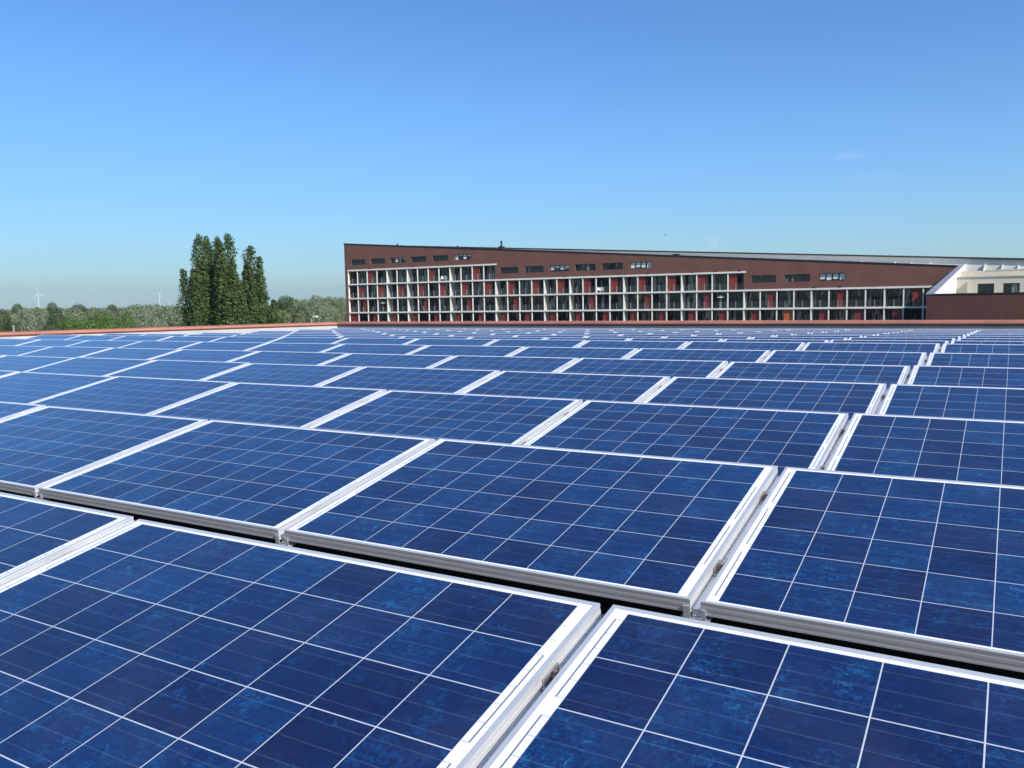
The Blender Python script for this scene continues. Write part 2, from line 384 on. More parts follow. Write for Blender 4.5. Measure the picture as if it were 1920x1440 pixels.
def coping_seg(p0, p1, width, name='coping_segment'):
    """rounded capping laid along p0-p1, inner edge on the line, spreading outwards (left of the direction)"""
    a = Vector((*p0, 0)); b = Vector((*p1, 0)); dr = (b - a).normalized(); out = Vector((-dr.y, dr.x, 0))
    a = a + dr * 0.003; b = b - dr * 0.003
    prof = [(0.035, -0.172), (0.012, -0.160), (-0.040, -0.110), (-0.055, -0.080), (-0.040, -0.035), (-0.018, -0.014), (0.02, -0.004), (0.08, 0), (width * 0.6, 0.012), (width - .03, 0.01), (width + .03, -0.02), (width + 0.045, -0.08), (width + 0.045, -0.16), (width + .03, -.16), (width + .02, -.10), (0.05, -.10), (0.045, -.165)]
    mb = MB(); n = len(prof)
    for c in (a, b):
        for o, z in prof: mb.v.append(tuple(c + out * o + Vector((0, 0, TOPW + z))))
    for i in range(n):
        j = (i + 1) % n; mb.f.append((i, n + i, n + j, j)); mb.mi.append(0)
    mb.f.append(tuple(range(n))); mb.f.append(tuple(range(2 * n - 1, n - 1, -1))); mb.mi += [0, 0]
    return mb.build(name, M['coping'], roof)
x = XR; L_ = 2.45
nseg = int((XR - PC[0]) / L_) + 1
for i in range(nseg):
    a = XR - i * (XR - PC[0]) / nseg; b_ = XR - (i + 1) * (XR - PC[0]) / nseg
    coping_seg((b_, YW), (a, YW), 0.36)
ll = math.hypot(PC[0] - PL[0], PC[1] - PL[1]); nseg = int(ll / L_)
for i in range(nseg):
    t0 = i / nseg; t1 = (i + 1) / nseg
    p = lambda t: (PL[0] + (PC[0] - PL[0]) * t, PL[1] + (PC[1] - PL[1]) * t)
    coping_seg(p(t0), p(t1), 0.36)

# ------------------------------------------------------------------ one solar panel
def sweep_frame():
    prof = [(0, 0), (0, -.006), (.0005, -.0075), (.0005, -.014), (0, -.0155), (0, -.0245), (.0005, -.026), (.0005, -.033), (0, -.0345), (0, -.040), (.024, -.040), (.024, -.038), (.002, -.036), (.002, -.0065), (.0115, -.0065), (.0115, -.001), (.0105, 0)]
    mb = MB(); n = len(prof)
    cs = [(0, 0, 1, 1), (WID, 0, -1, 1), (WID, LEN, -1, -1), (0, LEN, 1, -1)]
    for (x, y, sx, sy) in cs:
        for o, z in prof: mb.v.append((x + sx * o, y + sy * o, z))
    for c in range(4):
        e = (c + 1) % 4
        for i in range(n):
            j = (i + 1) % n; mb.f.append((c * n + i, c * n + j, e * n + j, e * n + i)); mb.mi.append(0)
    return mb
CP = 0.158
panel0 = empty('solar_panel', (0, 0, 0))
fr = sweep_frame().build('frame', M['alu'], panel0)
sh = MB(); gz = -0.0022
sh.poly([(.0115, .0115, gz), (WID - .0115, .0115, gz), (WID - .0115, LEN - .0115, gz), (.0115, LEN - .0115, gz)])
sh.poly([(.0115, .0115, -.007), (.0115, LEN - .0115, -.007), (WID - .0115, LEN - .0115, -.007), (WID - .0115, .0115, -.007)])
cellsheet = sh.build('cell_sheet', M['cells'], panel0)
uvl = cellsheet.data.uv_layers.new(name='UVMap')
mu = (WID - 9 * CP) / 2; mv = (LEN - 6 * CP) / 2
for lp in cellsheet.data.loops:
    co = cellsheet.data.vertices[lp.vertex_index].co
    uvl.data[lp.index].uv = ((co.x - mu) / CP, (co.y - mv) / CP)
def tub_mb():
    mb = MB(); h0 = -0.041
    # plastic tub under the panel, its floor level while the panel is tilted (panel space)
    def down(x, y, depth): return (x, y + depth * math.sin(TILT), -0.041 - depth * math.cos(TILT))
    i0, i1 = 0.012, WID - 0.012; y0, y1 = 0.030, LEN - 0.030
    dn = 0.052; df = dn + (y1 - y0) * math.sin(TILT)
    a = [(i0, y0, h0), (i1, y0, h0), (i1, y1, h0), (i0, y1, h0)]
    b_ = [down(i0 + .02, y0 + .01, dn), down(i1 - .02, y0 + .01, dn), down(i1 - .02, y1 - .03, df), down(i0 + .02, y1 - .03, df)]
    mb.hexa(b_ + a)
    return mb
tub_mb().build('mounting_tub', M['tub'], panel0)
for yy in (0.235, 0.765):                 # clamps in the seam to the right-hand neighbour
    y = LEN * yy; x0 = WID + .0015; x1 = WID + GAP - .0015
    cl = MB()
    cl.box(x0, x1, y - .035, y + .035, -.033, -.026)
    cl.box(x0, x0 + .003, y - .03, y + .03, -.026, -.012)
    cl.box(x1 - .003, x1, y - .03, y + .03, -.026, -.006)
    c_o = cl.build('clamp', M['steel'], panel0)
    bo = MB(); xm = (x0 + x1) / 2
    bo.tube((xm, y, -.026), (xm, y, -.018), .0085, seg=6); bo.tube((xm, y, -.018), (xm, y, -.008), .004, seg=8)
    bo.build('bolt', M['rust'], c_o)
sr_ = MB(); sr_.box(WID - .002, WID + GAP + .002, .012, LEN - .012, -.050, -.034)
sr_.build('seam_rail', M['alu'], panel0)
bk = MB()                                 # plate that closes the seam at the low edge
bk.box(WID - .020, WID - .001, -.003, -.001, -.056, -.020); bk.box(WID + GAP + .001, WID + GAP + .012, -.003, -.001, -.058, -.026)
bk.box(WID + .002, WID + GAP - .002, .004, .05, -.060, -.048); bk.box(WID - .030, WID + GAP + .022, -.001, .03, -.060, -.056)
bk.build('end_bracket', M['alu'], panel0)
panel0.rotation_euler = (TILT, 0, 0)

ORD = ['', 'first', 'second', 'third', 'fourth', 'fifth', 'sixth', 'seventh', 'eighth', 'ninth', 'tenth', 'eleventh', 'twelfth', 'thirteenth', 'fourteenth', 'fifteenth', 'sixteenth', 'seventeenth', 'eighteenth']
LEFT = {1: -3, 2: -5, 3: -7, 4: -8, 5: -10, 6: -12, 7: -12, 8: -12, 9: -11, 10: -11, 11: -12, 12: -12, 13: -13, 14: -13, 15: -14}
RIGHT = {1: 1, 2: 1, 3: 1, 4: 1, 5: 1, 6: 1, 7: 1, 8: 2, 9: 2, 10: 2, 11: 2, 12: 2, 13: 2, 14: 2, 15: 2}
rnd = random.Random(5)
first = True; panel_parts = [o for o in bpy.data.objects if o.parent is panel0]
for r in range(1, NROW + 1):
    yf, zf = row_far(r)
    for j in range(LEFT[r], RIGHT[r]):
        o = panel0 if first else copy_tree(panel0)
        first = False
        o.location = (X0 + j * PW + GAP / 2, yf - LEN * math.cos(TILT), H + zf - LEN * math.sin(TILT))
        o.rotation_euler = (TILT + rnd.uniform(-.003, .003), rnd.uniform(-.0018, .0018), rnd.uniform(-.0008, .0008))
        side = f'{ORD[-j]} left' if j < 0 else f'{ORD[j + 1]} right'
        rows = 'nearest row' if r == 1 else ('farthest row' if r == NROW else f'{ORD[r]} row back')
        o['label'] = f'blue solar panel, {rows}, {side} of the seam leading to the cream walls'
        o['category'] = 'solar panel'; o['group'] = 'solar panels in rows on the roof'

# ------------------------------------------------------------------ brick apartment building
YF = 136.0; BW = 0.01913 * YF; XA = -0.8853 * YF
def bx(t): return XA + BW * t
SLAB = [H + z * YF for z in (0.0493, 0.0278, 0.0062, -0.0155, -0.037)]
ST = 0.27
XLW = -0.8908 * YF; XJ = -0.0493 * YF; XE = XJ
def roofz(x): return H + (0.09056 - 0.07566 * (x / YF + 0.8868)) * YF
bld = empty('apartment_building', ((XLW + XJ) / 2, YF, 0)); O = Vector(bld.location)
tag(bld, 'long dark brick apartment block with sloping roofline, white balcony grid and red panels', 'building')
class WB(MB):                             # builds in world coordinates, stored relative to the building
    def build(s, name, mats, parent=None, smooth=False, off=None):
        off = O if off is None else off
        s.v = [(a - off.x, b - off.y, c - off.z) for a, b, c in s.v]
        return MB.build(s, name, mats, parent, smooth)
wins = [(659, 684.5, 488, 497), (695.5, 722, 485, 496), (732, 760, 482, 493), (770.5, 799.5, 480, 490.5), (811, 840.5, 479, 489), (851.7, 882, 476.7, 486.7),
        (938, 972, 500.5, 512), (983.5, 1020, 499, 511.3), (1030, 1067, 497, 509.5), (1079, 1115.6, 494.5, 506.6), (1128.8, 1168, 493.5, 505.6), (1181, 1220.6, 491.5, 503.7),
        (1409, 1455, 516, 530), (1471, 1519, 514, 528), (1536, 1584.7, 513, 526)]
WR = []
for (a, b_, c, e) in wins:
    p = ray((a + b_) / 2, (c + e) / 2); sc = YF / p.y
    l = ray(a, (c + e) / 2); rr = ray(b_, (c + e) / 2); zt = ray((a + b_) / 2, c); zb = ray((a + b_) / 2, e)
    WR.append([l.x / l.y * YF, rr.x / rr.y * YF, H + zb.z / zb.y * YF, H + zt.z / zt.y * YF])
for grp in (range(0, 6), range(6, 12), range(12, 15)):      # one sill and one head height per storey
    zb = sum(WR[i][2] for i in grp) / len(grp); zt = sum(WR[i][3] for i in grp) / len(grp); wd = sum(WR[i][1] - WR[i][0] for i in grp) / len(grp)
    for i in grp:
        cx = (WR[i][0] + WR[i][1]) / 2; WR[i] = [cx - wd / 2, cx + wd / 2, zb, zt]
def bottom(x):
    if x < bx(0): return 0.0
    if x < bx(14): return SLAB[0] + ST / 2
    if x < bx(32): return SLAB[1] + ST / 2
    return SLAB[2] + ST / 2
bw_ = WB(); cuts = sorted(set([XLW, bx(0), bx(14), bx(32), XJ] + [v for w_ in WR for v in w_[:2]]))
for a, b_ in zip(cuts, cuts[1:]):
    if b_ - a < 0.02: continue
    mid = (a + b_) / 2; iv = [bottom(mid)]
    hit = [w_ for w_ in WR if w_[0] <= mid <= w_[1]]
    segs = []
    lo = iv[0]
    if hit:
        segs.append((lo, lo, hit[0][2], hit[0][2])); lo = hit[0][3]
        x0, x1, z0, z1 = a, b_, hit[0][2], hit[0][3]; dd = 0.30
        bw_.poly([(x0, YF, z0), (x1, YF, z0), (x1, YF + dd, z0), (x0, YF + dd, z0)]); bw_.poly([(x0, YF, z1), (x0, YF + dd, z1), (x1, YF + dd, z1), (x1, YF, z1)])
        bw_.poly([(x0, YF, z0), (x0, YF + dd, z0), (x0, YF + dd, z1), (x0, YF, z1)]); bw_.poly([(x1, YF, z0), (x1, YF, z1), (x1, YF + dd, z1), (x1, YF + dd, z0)])
    segs.append((lo, lo, roofz(a), roofz(b_)))
    for (l0, l1, h0, h1) in segs: bw_.poly([(a, YF, l0), (b_, YF, l1), (b_, YF, h1), (a, YF, h0)])
# end walls of the storeys where the balconies stop, left end wall, base below the balconies
for t, za, zb in ((14, SLAB[1], SLAB[0]), (32, SLAB[2], SLAB[1])):
    x = bx(t) + (0 if t else 0); bw_.poly([(x, YF, za), (x, YF, zb + ST / 2), (x, YF + 1.9, zb + ST / 2), (x, YF + 1.9, za)])
bw_.poly([(XLW, YF, 0), (XLW, YF, roofz(XLW)), (XLW, YF + 15, roofz(XLW)), (XLW, YF + 15, 0)])
bw_.poly([(bx(0), YF, 0), (bx(0), YF + 1.9, 0), (bx(0), YF + 1.9, SLAB[0]), (bx(0), YF, SLAB[0])])
bw_.poly([(bx(0), YF + .02, 0), (XJ, YF + .02, 0), (XJ, YF + .02, SLAB[4] - ST / 2), (bx(0), YF + .02, SLAB[4] - ST / 2)])
bw_.build('brick_wall', M['brick'], bld)
rf = WB(); rf.poly([(XLW, YF + .01, roofz(XLW) - .02), (XJ, YF + .01, roofz(XJ) - .02), (XJ, YF + 15, roofz(XJ) - .02), (XLW, YF + 15, roofz(XLW) - .02)])
rf.poly([(XLW, YF + 15, 0), (XJ, YF + 15, 0), (XJ, YF + 15, roofz(XJ)), (XLW, YF + 15, roofz(XLW))])
rf.build('roof', M['roofgrey'], bld)
rc = WB(); a, b_ = XLW - .08, XJ + .1
rc.hexa([(a, YF - .06, roofz(a) - .14), (b_, YF - .06, roofz(b_) - .14), (b_, YF + .4, roofz(b_) - .14), (a, YF + .4, roofz(a) - .14), (a, YF - .06, roofz(a) + .08), (b_, YF - .06, roofz(b_) + .08), (b_, YF + .4, roofz(b_) + .08), (a, YF + .4, roofz(a) + .08)])
rc.build('roof_coping', M['dark'], bld)
# floor slabs
T_end = 44.0
for i, (t0, t1) in enumerate(((0, 14.12), (0, 32.12), (0, 43.9), (0, 43.9), (0, 43.9))):
    s_ = WB(); s_.box(bx(t0) - .02, bx(t1) - .02, YF - .10, YF + 1.85, SLAB[i] - ST / 2, SLAB[i] + ST / 2)
    s_.build('floor_slab', M['white'], bld)
# posts: one per bay line, running through the storeys behind the slab edges
WEDGE = (4, 6, 10, 14, 18, 20, 24, 28, 32, 36, 40)
def top_of(t): return SLAB[0] if t < 14 else (SLAB[1] if t < 32 else SLAB[2])
for t in range(0, 44):
    p_ = WB(); hw = 0.085
    if t == 0: p_.box(bx(0) + .0, bx(0) + .16, YF - .03, YF + .3, SLAB[4] - .1, top_of(0) - .1)
    else: p_.box(bx(t) - hw, bx(t) + hw, YF - .03, YF + .10, SLAB[4] - .1, top_of(t) - .1)
    p_.build('post', M['white'], bld)
    if t in WEDGE:
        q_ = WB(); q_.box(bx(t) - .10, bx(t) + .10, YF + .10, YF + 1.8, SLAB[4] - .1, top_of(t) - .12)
        q_.build('partition_wall', M['partition_shade'], bld)
# what fills the bays, floor by floor: r = red panel left, R = red panel right, F = all red, o = orange right, . = glass only
fl = ['..r.....r...r.',
      '.r.r.r.r.r.r.r.r.r.r.r.r.r.r.r.r',
      '.R.....R...R...R.....R...R...R...R...R...R..',
      'F.R.R.R.R.R.R.R.R.R.R.R.R.R.R.R.R.o.R.R.R...']
rnd = random.Random(11); wincount = []
for f_, pat in enumerate(fl):
    zt = SLAB[f_] - ST / 2; zb = SLAB[f_ + 1] + ST / 2
    for t, ch in enumerate(pat):
        x0, x1 = bx(t), bx(t + 1)
        wincount.append((t, x0, x1, zb, zt))
        if ch != '.':
            hw = BW * rnd.uniform(.47, .54); a_, b_ = (x0 + .12, x0 + .12 + hw) if ch == 'r' else ((x1 - .12 - hw, x1 - .12) if ch in 'Ro' else (x0 + .3, x1 - .12))
            pn = WB(); pn.box(a_, b_, YF + .17, YF + .23, zb + .003, zt - .003)
            pn.build('sliding_panel', M['orange'] if ch == 'o' else M['red'], bld)
# glazing at the back of the balconies: the hundred nearest are parts, the rest one part
wincount.sort(key=lambda q: -q[0])
def glazing(mb_g, mb_f, q):
    t, x0, x1, zb, zt = q; yb = YF + 1.75
    mb_g.poly([(x0, yb, zb), (x1, yb, zb), (x1, yb, zt), (x0, yb, zt)])
    for fx in (0.03, 0.34, 0.68):
        xx = x0 + (x1 - x0) * fx; mb_f.box(xx, xx + .07, yb - .06, yb - .003, zb, zt)
    mb_f.box(x0, x1, yb - .055, yb - .004, zt - .30, zt - .22)
rest_g, rest_f = WB(), WB()
for i, q in enumerate(wincount):
    if i < 100:
        a_, b_ = WB(), WB(); glazing(a_, b_, q)
        wo_ = a_.build('balcony_window', M['glass'], bld); b_.build('frame', M['dark'], wo_)
    else: glazing(rest_g, rest_f, q)
rg = rest_g.build('balcony_window', M['glass'], bld); tag(rg, kind='stuff'); tag(rest_f.build('frame', M['dark'], rg), kind='stuff')
# balustrades: glass sheets with a short post in the middle of each bay, one balustrade per storey
railg = NT('balustrade_glass'); railg.b.inputs['Base Color'].default_value = (0.5, 0.6, 0.58, 1); railg.b.inputs['Roughness'].default_value = 0.08
railg.b.inputs['Alpha'].default_value = 0.025
for f_, pat in enumerate(fl):
    zb = SLAB[f_ + 1] + ST / 2; gm = WB()
    gm.box(bx(0) + .2, bx(len(pat)) - .13, YF + .04, YF + .055, zb + .05, zb + 1.05)
    go_ = gm.build('balustrade', railg.m, bld)
    for t, ch in enumerate(pat):
        pm = WB(); xm = (bx(t) + bx(t + 1)) / 2; pm.box(xm - .035, xm + .035, YF - .02, YF + .035, zb - .1, zb + 1.1)
        pm.build('balustrade_post', M['rail'], go_)
# strip windows in the brick
for i, (x0, x1, z0, z1) in enumerate(WR):
    yb = YF + .29; fm, gm, bm = WB(), WB(), WB()
    fm.box(x0, x1, yb - .10, yb, z0, z0 + .07); fm.box(x0, x1, yb - .10, yb, z1 - .07, z1)
    n = 4
    for q in range(n + 1):
        xx = x0 + (x1 - x0 - .09) * q / n; fm.box(xx, xx + .09, yb - .097, yb - .002, z0 + .07, z1 - .07)
    fo = fm.build('strip_window', M['dark'], bld)
    gm.poly([(x0, yb - .02, z0), (x1, yb - .02, z0), (x1, yb - .02, z1), (x0, yb - .02, z1)]); gm.build('pane', M['glass2'], fo)
    if i in (2, 5, 8, 11, 14):            # white roller blinds, some half open
        heights = {2: (0, .85, .2, .3), 5: (1, .25, .9, .35), 8: (.75, .45, .7, .6), 11: (.95, .8, .9, 1), 14: (.8, .95, .8, .95)}[i]
        for q, hh in enumerate(heights):
            if hh < .1: continue
            a_ = x0 + (x1 - x0) * (q + .14) / n; b_ = x0 + (x1 - x0) * (q + .93) / n
            bm.box(a_, b_, yb - .05, yb - .03, z1 - .08 - (z1 - z0 - .16) * hh, z1 - .08)
        bm.build('roller_blind', M['blind'], fo)
# flues and small vents on the roof
for px, top, wd in ((940, 452, .26), (1268, 470, .30)):
    p = ray(px, top); x = p.x / p.y * (YF + 1); zt = H + p.z / p.y * (YF + 1); z0 = roofz(x) - .1
    v_ = WB(); v_.box(x - wd * 1.6, x + wd * 1.6, YF + .6, YF + 1.5, z0, z0 + (zt - z0) * .42)
    if px < 1000: v_.tube((x, YF + 1, z0 + (zt - z0) * .42), (x, YF + 1, zt - .25), wd * .7); v_.tube((x, YF + 1, zt - .25), (x, YF + 1, zt), wd * .95)
    v_.build('roof_flue', M['dark'], bld)
for px, y_ in ((745, 458.5), (858, 462)):
    p = ray(px, y_); x = p.x / p.y * (YF + .5); v_ = WB(); v_.tube((x, YF + .5, roofz(x) - .1), (x, YF + .5, roofz(x) + .42), .15); v_.build('roof_vent', M['dark'], bld)
for px in (693, 776, 1060, 1215, 1300, 1342, 1388, 1528, 1577):     # small lamps above the balcony slab
    p = ray(px, 500); x = p.x / p.y * YF; s_ = 0 if x < bx(14) else (1 if x < bx(32) else 2); v_ = WB()
    v_.box(x - .12, x + .12, YF - .16, YF - .002, SLAB[s_] + .22, SLAB[s_] + .42); v_.build('wall_lamp', M['dark'], bld)
# balcony furniture: chairs, parasols
def on_slab(px, f_, dy=.7):
    p = ray(px, 540); y = YF + dy; return p.x / p.y * y, y, SLAB[f_ + 1] + ST / 2
for px, f_, lab in ((831, 0, 'white plastic chair with high back on the top balcony near its right end'), (838, 0, 'smaller white plastic chair beside another on the top balcony'),
                    (1124, 1, 'low white chair on the middle balcony floor, left of a pair'), (1130, 1, 'low white chair on the middle balcony floor, right of a pair')):
    x, y, z = on_slab(px, f_); e = empty('balcony_chair', (x, y - .35, z), 0.3); tag(e, lab, 'chair', 'white chairs on the balconies')
    m_ = MB(); m_.box(-.27, .27, -.27, .27, .42, .47); m_.build('seat', M['white'], e)
    m_ = MB(); m_.hexa([(-.27, .23, .47), (.27, .23, .47), (.27, .27, .47), (-.27, .27, .47), (-.25, .33, 1.0), (.25, .33, 1.0), (.25, .37, 1.0), (-.25, .37, 1.0)]); m_.build('backrest', M['white'], e)
    for sx in (-1, 1):
        for sy in (-1, 1): m_ = MB(); m_.tube((sx * .23, sy * .22, 0), (sx * .22, sy * .21, .42), .025); m_.build('leg', M['white'], e)
for px, f_, lab in ((718, 2, 'open white parasol on a lower balcony at the left end of the block'), (1352, 2, 'pale parasol on a lower balcony right of the middle of the block')):
    x, y, z = on_slab(px, f_, .6); e = empty('parasol', (x, y, z)); tag(e, lab, 'parasol')
    m_ = MB(); m_.tube((0, 0, 0), (0, 0, 2.0), .03); m_.build('pole', M['white'], e)
    m_ = MB()
    for i in range(8):
        a0, a1 = math.tau * i / 8, math.tau * (i + 1) / 8
        m_.poly([(0, 0, 2.15), (.75 * math.cos(a0), .5 * math.sin(a0), 1.75), (.75 * math.cos(a1), .5 * math.sin(a1), 1.75)])
    m_.build('canopy', M['white'], e)

# right wing: sloping parapet running towards the viewer, low brick front, cream terraces inside
YN = 85.0; ZN = H - 0.13
def cz(y): return ZN + (roofz(XJ) - ZN) * (y - YN) / (YF - YN)
XO, XI = XJ, XJ + .55
wg = WB()
wg.poly([(XO, YN, 0), (XO, YF, 0), (XO, YF, cz(YF) - .05), (XO, YN, cz(YN) - .05)])
XF = 16.0
wg.poly([(XO, YN, 0), (XF, YN, 0), (XF, YN, ZN - .08), (XO, YN, ZN - .05)])
wg.poly([(XO, YN + .4, ZN - .06), (XO, YN, ZN - .06), (XF, YN, ZN - .09), (XF, YN + .4, ZN - .09)])
wg.build('wing_wall', M['brick2'], bld)
iw = WB(); iw.poly([(XI, YN + .4, H - 4), (XI, YN + .4, cz(YN) - .05), (XI, YF + 6, cz(YF + 6) - .05), (XI, YF + 6, H - 4)])
iw.build('inner_parapet', M['sunwhite'], bld)
cpg = WB()
cpg.hexa([(XO - .04, YN - .04, cz(YN) - .06), (XI + .04, YN - .04, cz(YN) - .06), (XI + .04, YF + .5, cz(YF + .5) - .06), (XO - .04, YF + .5, cz(YF + .5) - .06),
          (XO - .04, YN - .04, cz(YN) + .05), (XI + .04, YN - .04, cz(YN) + .05), (XI + .04, YF + .5, cz(YF + .5) + .05), (XO - .04, YF + .5, cz(YF + .5) + .05)])
cpg.build('wing_coping', M['zinc'], bld)
fc = WB(); fc.box(XI + .05, XF, YN - .05, YN + .42, ZN - .08, ZN + .015); fc.build('front_coping', M['dark'], bld)
YC = 121.0
def zpx(x, y, Y): p = ray(x, y); return H + p.z / p.y * Y
def xpx(x, y, Y): p = ray(x, y); return p.x / p.y * Y
zc = zpx(1850, 519, YC)
cw = WB(); w2 = [(xpx(1833, 540, YC), xpx(1864, 540, YC)), (xpx(1881, 540, YC), xpx(1912, 540, YC))]
wz0, wz1 = zpx(1860, 551, YC) - .6, zpx(1860, 531.5, YC)
xs = [XI + .003, w2[0][0], w2[0][1], w2[1][0], w2[1][1], XF + 8]
for i, (a, b_) in enumerate(zip(xs, xs[1:])):
    if i in (1, 3):
        cw.poly([(a, YC, wz1), (b_, YC, wz1), (b_, YC, zc), (a, YC, zc)]); cw.poly([(a, YC, H - 6), (b_, YC, H - 6), (b_, YC, wz0), (a, YC, wz0)])
        cw.poly([(a, YC, wz0), (a, YC + .3, wz0), (a, YC + .3, wz1), (a, YC, wz1)]); cw.poly([(b_, YC, wz0), (b_, YC, wz1), (b_, YC + .3, wz1), (b_, YC + .3, wz0)])
        cw.poly([(a, YC, wz1), (a, YC + .3, wz1), (b_, YC + .3, wz1), (b_, YC, wz1)])
    else: cw.poly([(a, YC, H - 6), (b_, YC, H - 6), (b_, YC, zc), (a, YC, zc)])
cw.box(XI + .003, XF + 8, YC - .12, YC + .5, zc, zc + .10)
YU = 129.0; zu = zpx(1860, 507, YU)
xu = XI + .003
cw.poly([(xu, YC + .5, zc + .09), (XF + 8, YC + .5, zc + .09), (XF + 8, YU, zc + .09), (xu, YU, zc + .09)])
cw.poly([(xu, YU, zc + .09), (XF + 8, YU, zc + .09), (XF + 8, YU, zu), (xu, YU, zu)])
cw.poly([(xu, YU, zu), (XF + 8, YU, zu), (XF + 8, YU + 6, zu), (xu, YU + 6, zu)])
cw.box(xpx(1850, 506, YU), XF + 8, YU - .06, YU + .3, zu, zu + .10)
xv = xpx(1814.5, 540, YC)
cw.box(xv - .05, xv + .35, YC - .5, YC - .003, H - 3, zpx(1815, 528, YC))
cw.build('terrace_wall', M['cream'], bld)
for a, b_ in w2:
    fm, gm = WB(), WB()
    for (p0, p1) in ((a, a + .08), (b_ - .08, b_), ((a + b_) / 2 - .05, (a + b_) / 2 + .05)): fm.box(p0, p1, YC + .15, YC + .22, wz0, wz1 - .08)
    fm.box(a, b_, YC + .148, YC + .222, wz1 - .08, wz1)
    o_ = fm.build('terrace_window', M['dark'], bld); gm.poly([(a, YC + .2, wz0), (b_, YC + .2, wz0), (b_, YC + .2, wz1), (a, YC + .2, wz1)]); gm.build('pane', M['glass'], o_)

# rear wing: pale sloped wall with a dark cap and slanting fins
YR = 152.0
def rz(x): return H + (0.0623 - 0.0637 * (x / YR + 0.4728)) * YR
rear = empty('rear_building', (-30, YR, 0)); OR = Vector(rear.location)
tag(rear, 'pale grey rear wing with a thin dark roof edge behind the brick block', 'building')
m_ = WB(); XR0, XR1 = -118.0, 30.0
for a, b_ in ((XR0, XR1),):
    m_.poly([(a, YR, 0), (b_, YR, 0), (b_, YR, rz(b_)), (a, YR, rz(a))]); m_.poly([(a, YR + 12, rz(a)), (b_, YR + 12, rz(b_)), (b_, YR + 12, 0), (a, YR + 12, 0)])
    m_.poly([(a, YR, rz(a)), (b_, YR, rz(b_)), (b_, YR + 12, rz(b_)), (a, YR + 12, rz(a))]); m_.poly([(a, YR, 0), (a, YR, rz(a)), (a, YR + 12, rz(a)), (a, YR + 12, 0)])
m_.build('wall', M['roofgrey'], rear, off=OR)
m_ = WB(); a, b_ = XR0, XR1
m_.hexa([(a, YR - .35, rz(a) - .1), (b_, YR - .35, rz(b_) - .1), (b_, YR + .3, rz(b_) - .1), (a, YR + .3, rz(a) - .1), (a, YR - .35, rz(a) + .15), (b_, YR - .35, rz(b_) + .15), (b_, YR + .3, rz(b_) + .15), (a, YR + .3, rz(a) + .15)])
m_.build('roof_edge', M['dark'], rear, off=OR)
for px in (1322, 1462, 1613, 1676, 1707, 1742, 1810, 1845, 1878, 1908):
    x = xpx(px, 490, YR - .4); zt = rz(x) - .9; m_ = WB()
    m_.hexa([(x - .35, YR - .6, zt - 2.4), (x - .18, YR - .6, zt - 2.4), (x - .18, YR - .003, zt - 2.4), (x - .35, YR - .003, zt - 2.4), (x + .05, YR - .3, zt), (x + .22, YR - .3, zt), (x + .22, YR - .003, zt), (x + .05, YR - .003, zt)])
    m_.build('fin', M['sunwhite'], rear, off=OR)

# ------------------------------------------------------------------ trees
def crown_mesh(name, mat, blobs, count, size, seed, spread=.4):
    """many small leaf faces spread through the volume of overlapping blobs"""
    rn = random.Random(seed); v = []; f = []
    wts = [b[3] ** 1.45 if len(b) > 5 else b[3] ** 2 for b in blobs]      # slim columns keep dense tips
    tot = sum(wts); acc = []; s_ = 0
    for q in wts: s_ += q; acc.append(s_ / tot)
    import bisect
    for _ in range(count):
        b = blobs[min(bisect.bisect(acc, rn.random()), len(blobs) - 1)]
        cx, cy, cz_, r0, rh = b[:5]
        d_ = Vector((rn.gauss(0, 1), rn.gauss(0, 1), rn.gauss(0, 1))).normalized()
        k = rn.uniform(.30 if len(b) > 5 else .45, 1.0) ** .5 * rn.uniform(.82, 1.10)
        p = Vector((cx + d_.x * r0 * k, cy + d_.y * r0 * k, cz_ + d_.z * rh * k))
        nrm = (d_ + Vector((rn.gauss(0, spread), rn.gauss(0, spread), rn.gauss(0, spread)))).normalized()
        u = nrm.orthogonal().normalized(); u = (Matrix.Rotation(rn.random() * 6.28, 3, nrm) @ u); w_ = nrm.cross(u)
        s1 = size * rn.uniform(.5, 1.3); s2 = s1 * rn.uniform(.5, .9); n = len(v)
        v += [tuple(p - u * s1), tuple(p + w_ * s2), tuple(p + u * s1), tuple(p - w_ * s2)]; f.append((n, n + 1, n + 2, n + 3))
    me = bpy.data.meshes.new(name); me.from_pydata(v, [], f); me.materials.append(mat); me.update(); return me
def limb_mesh(name, h, r, limbs, seed):
    rn = random.Random(seed); mb = MB(); mb.tube((0, 0, 0), (0, 0, h * .55), r, r * .6); mb.tube((0, 0, h * .55), (rn.uniform(-.3, .3), 0, h * .92), r * .6, r * .1)
    for (bx_, by_, bz_) in limbs: mb.tube((0, 0, bz_ * .55), (bx_ * .85, by_ * .85, bz_), r * .32, r * .06, seg=6)
    me = bpy.data.meshes.new(name); me.from_pydata(mb.v, [], mb.f); me.materials.append(M['bark']); me.update(); return me
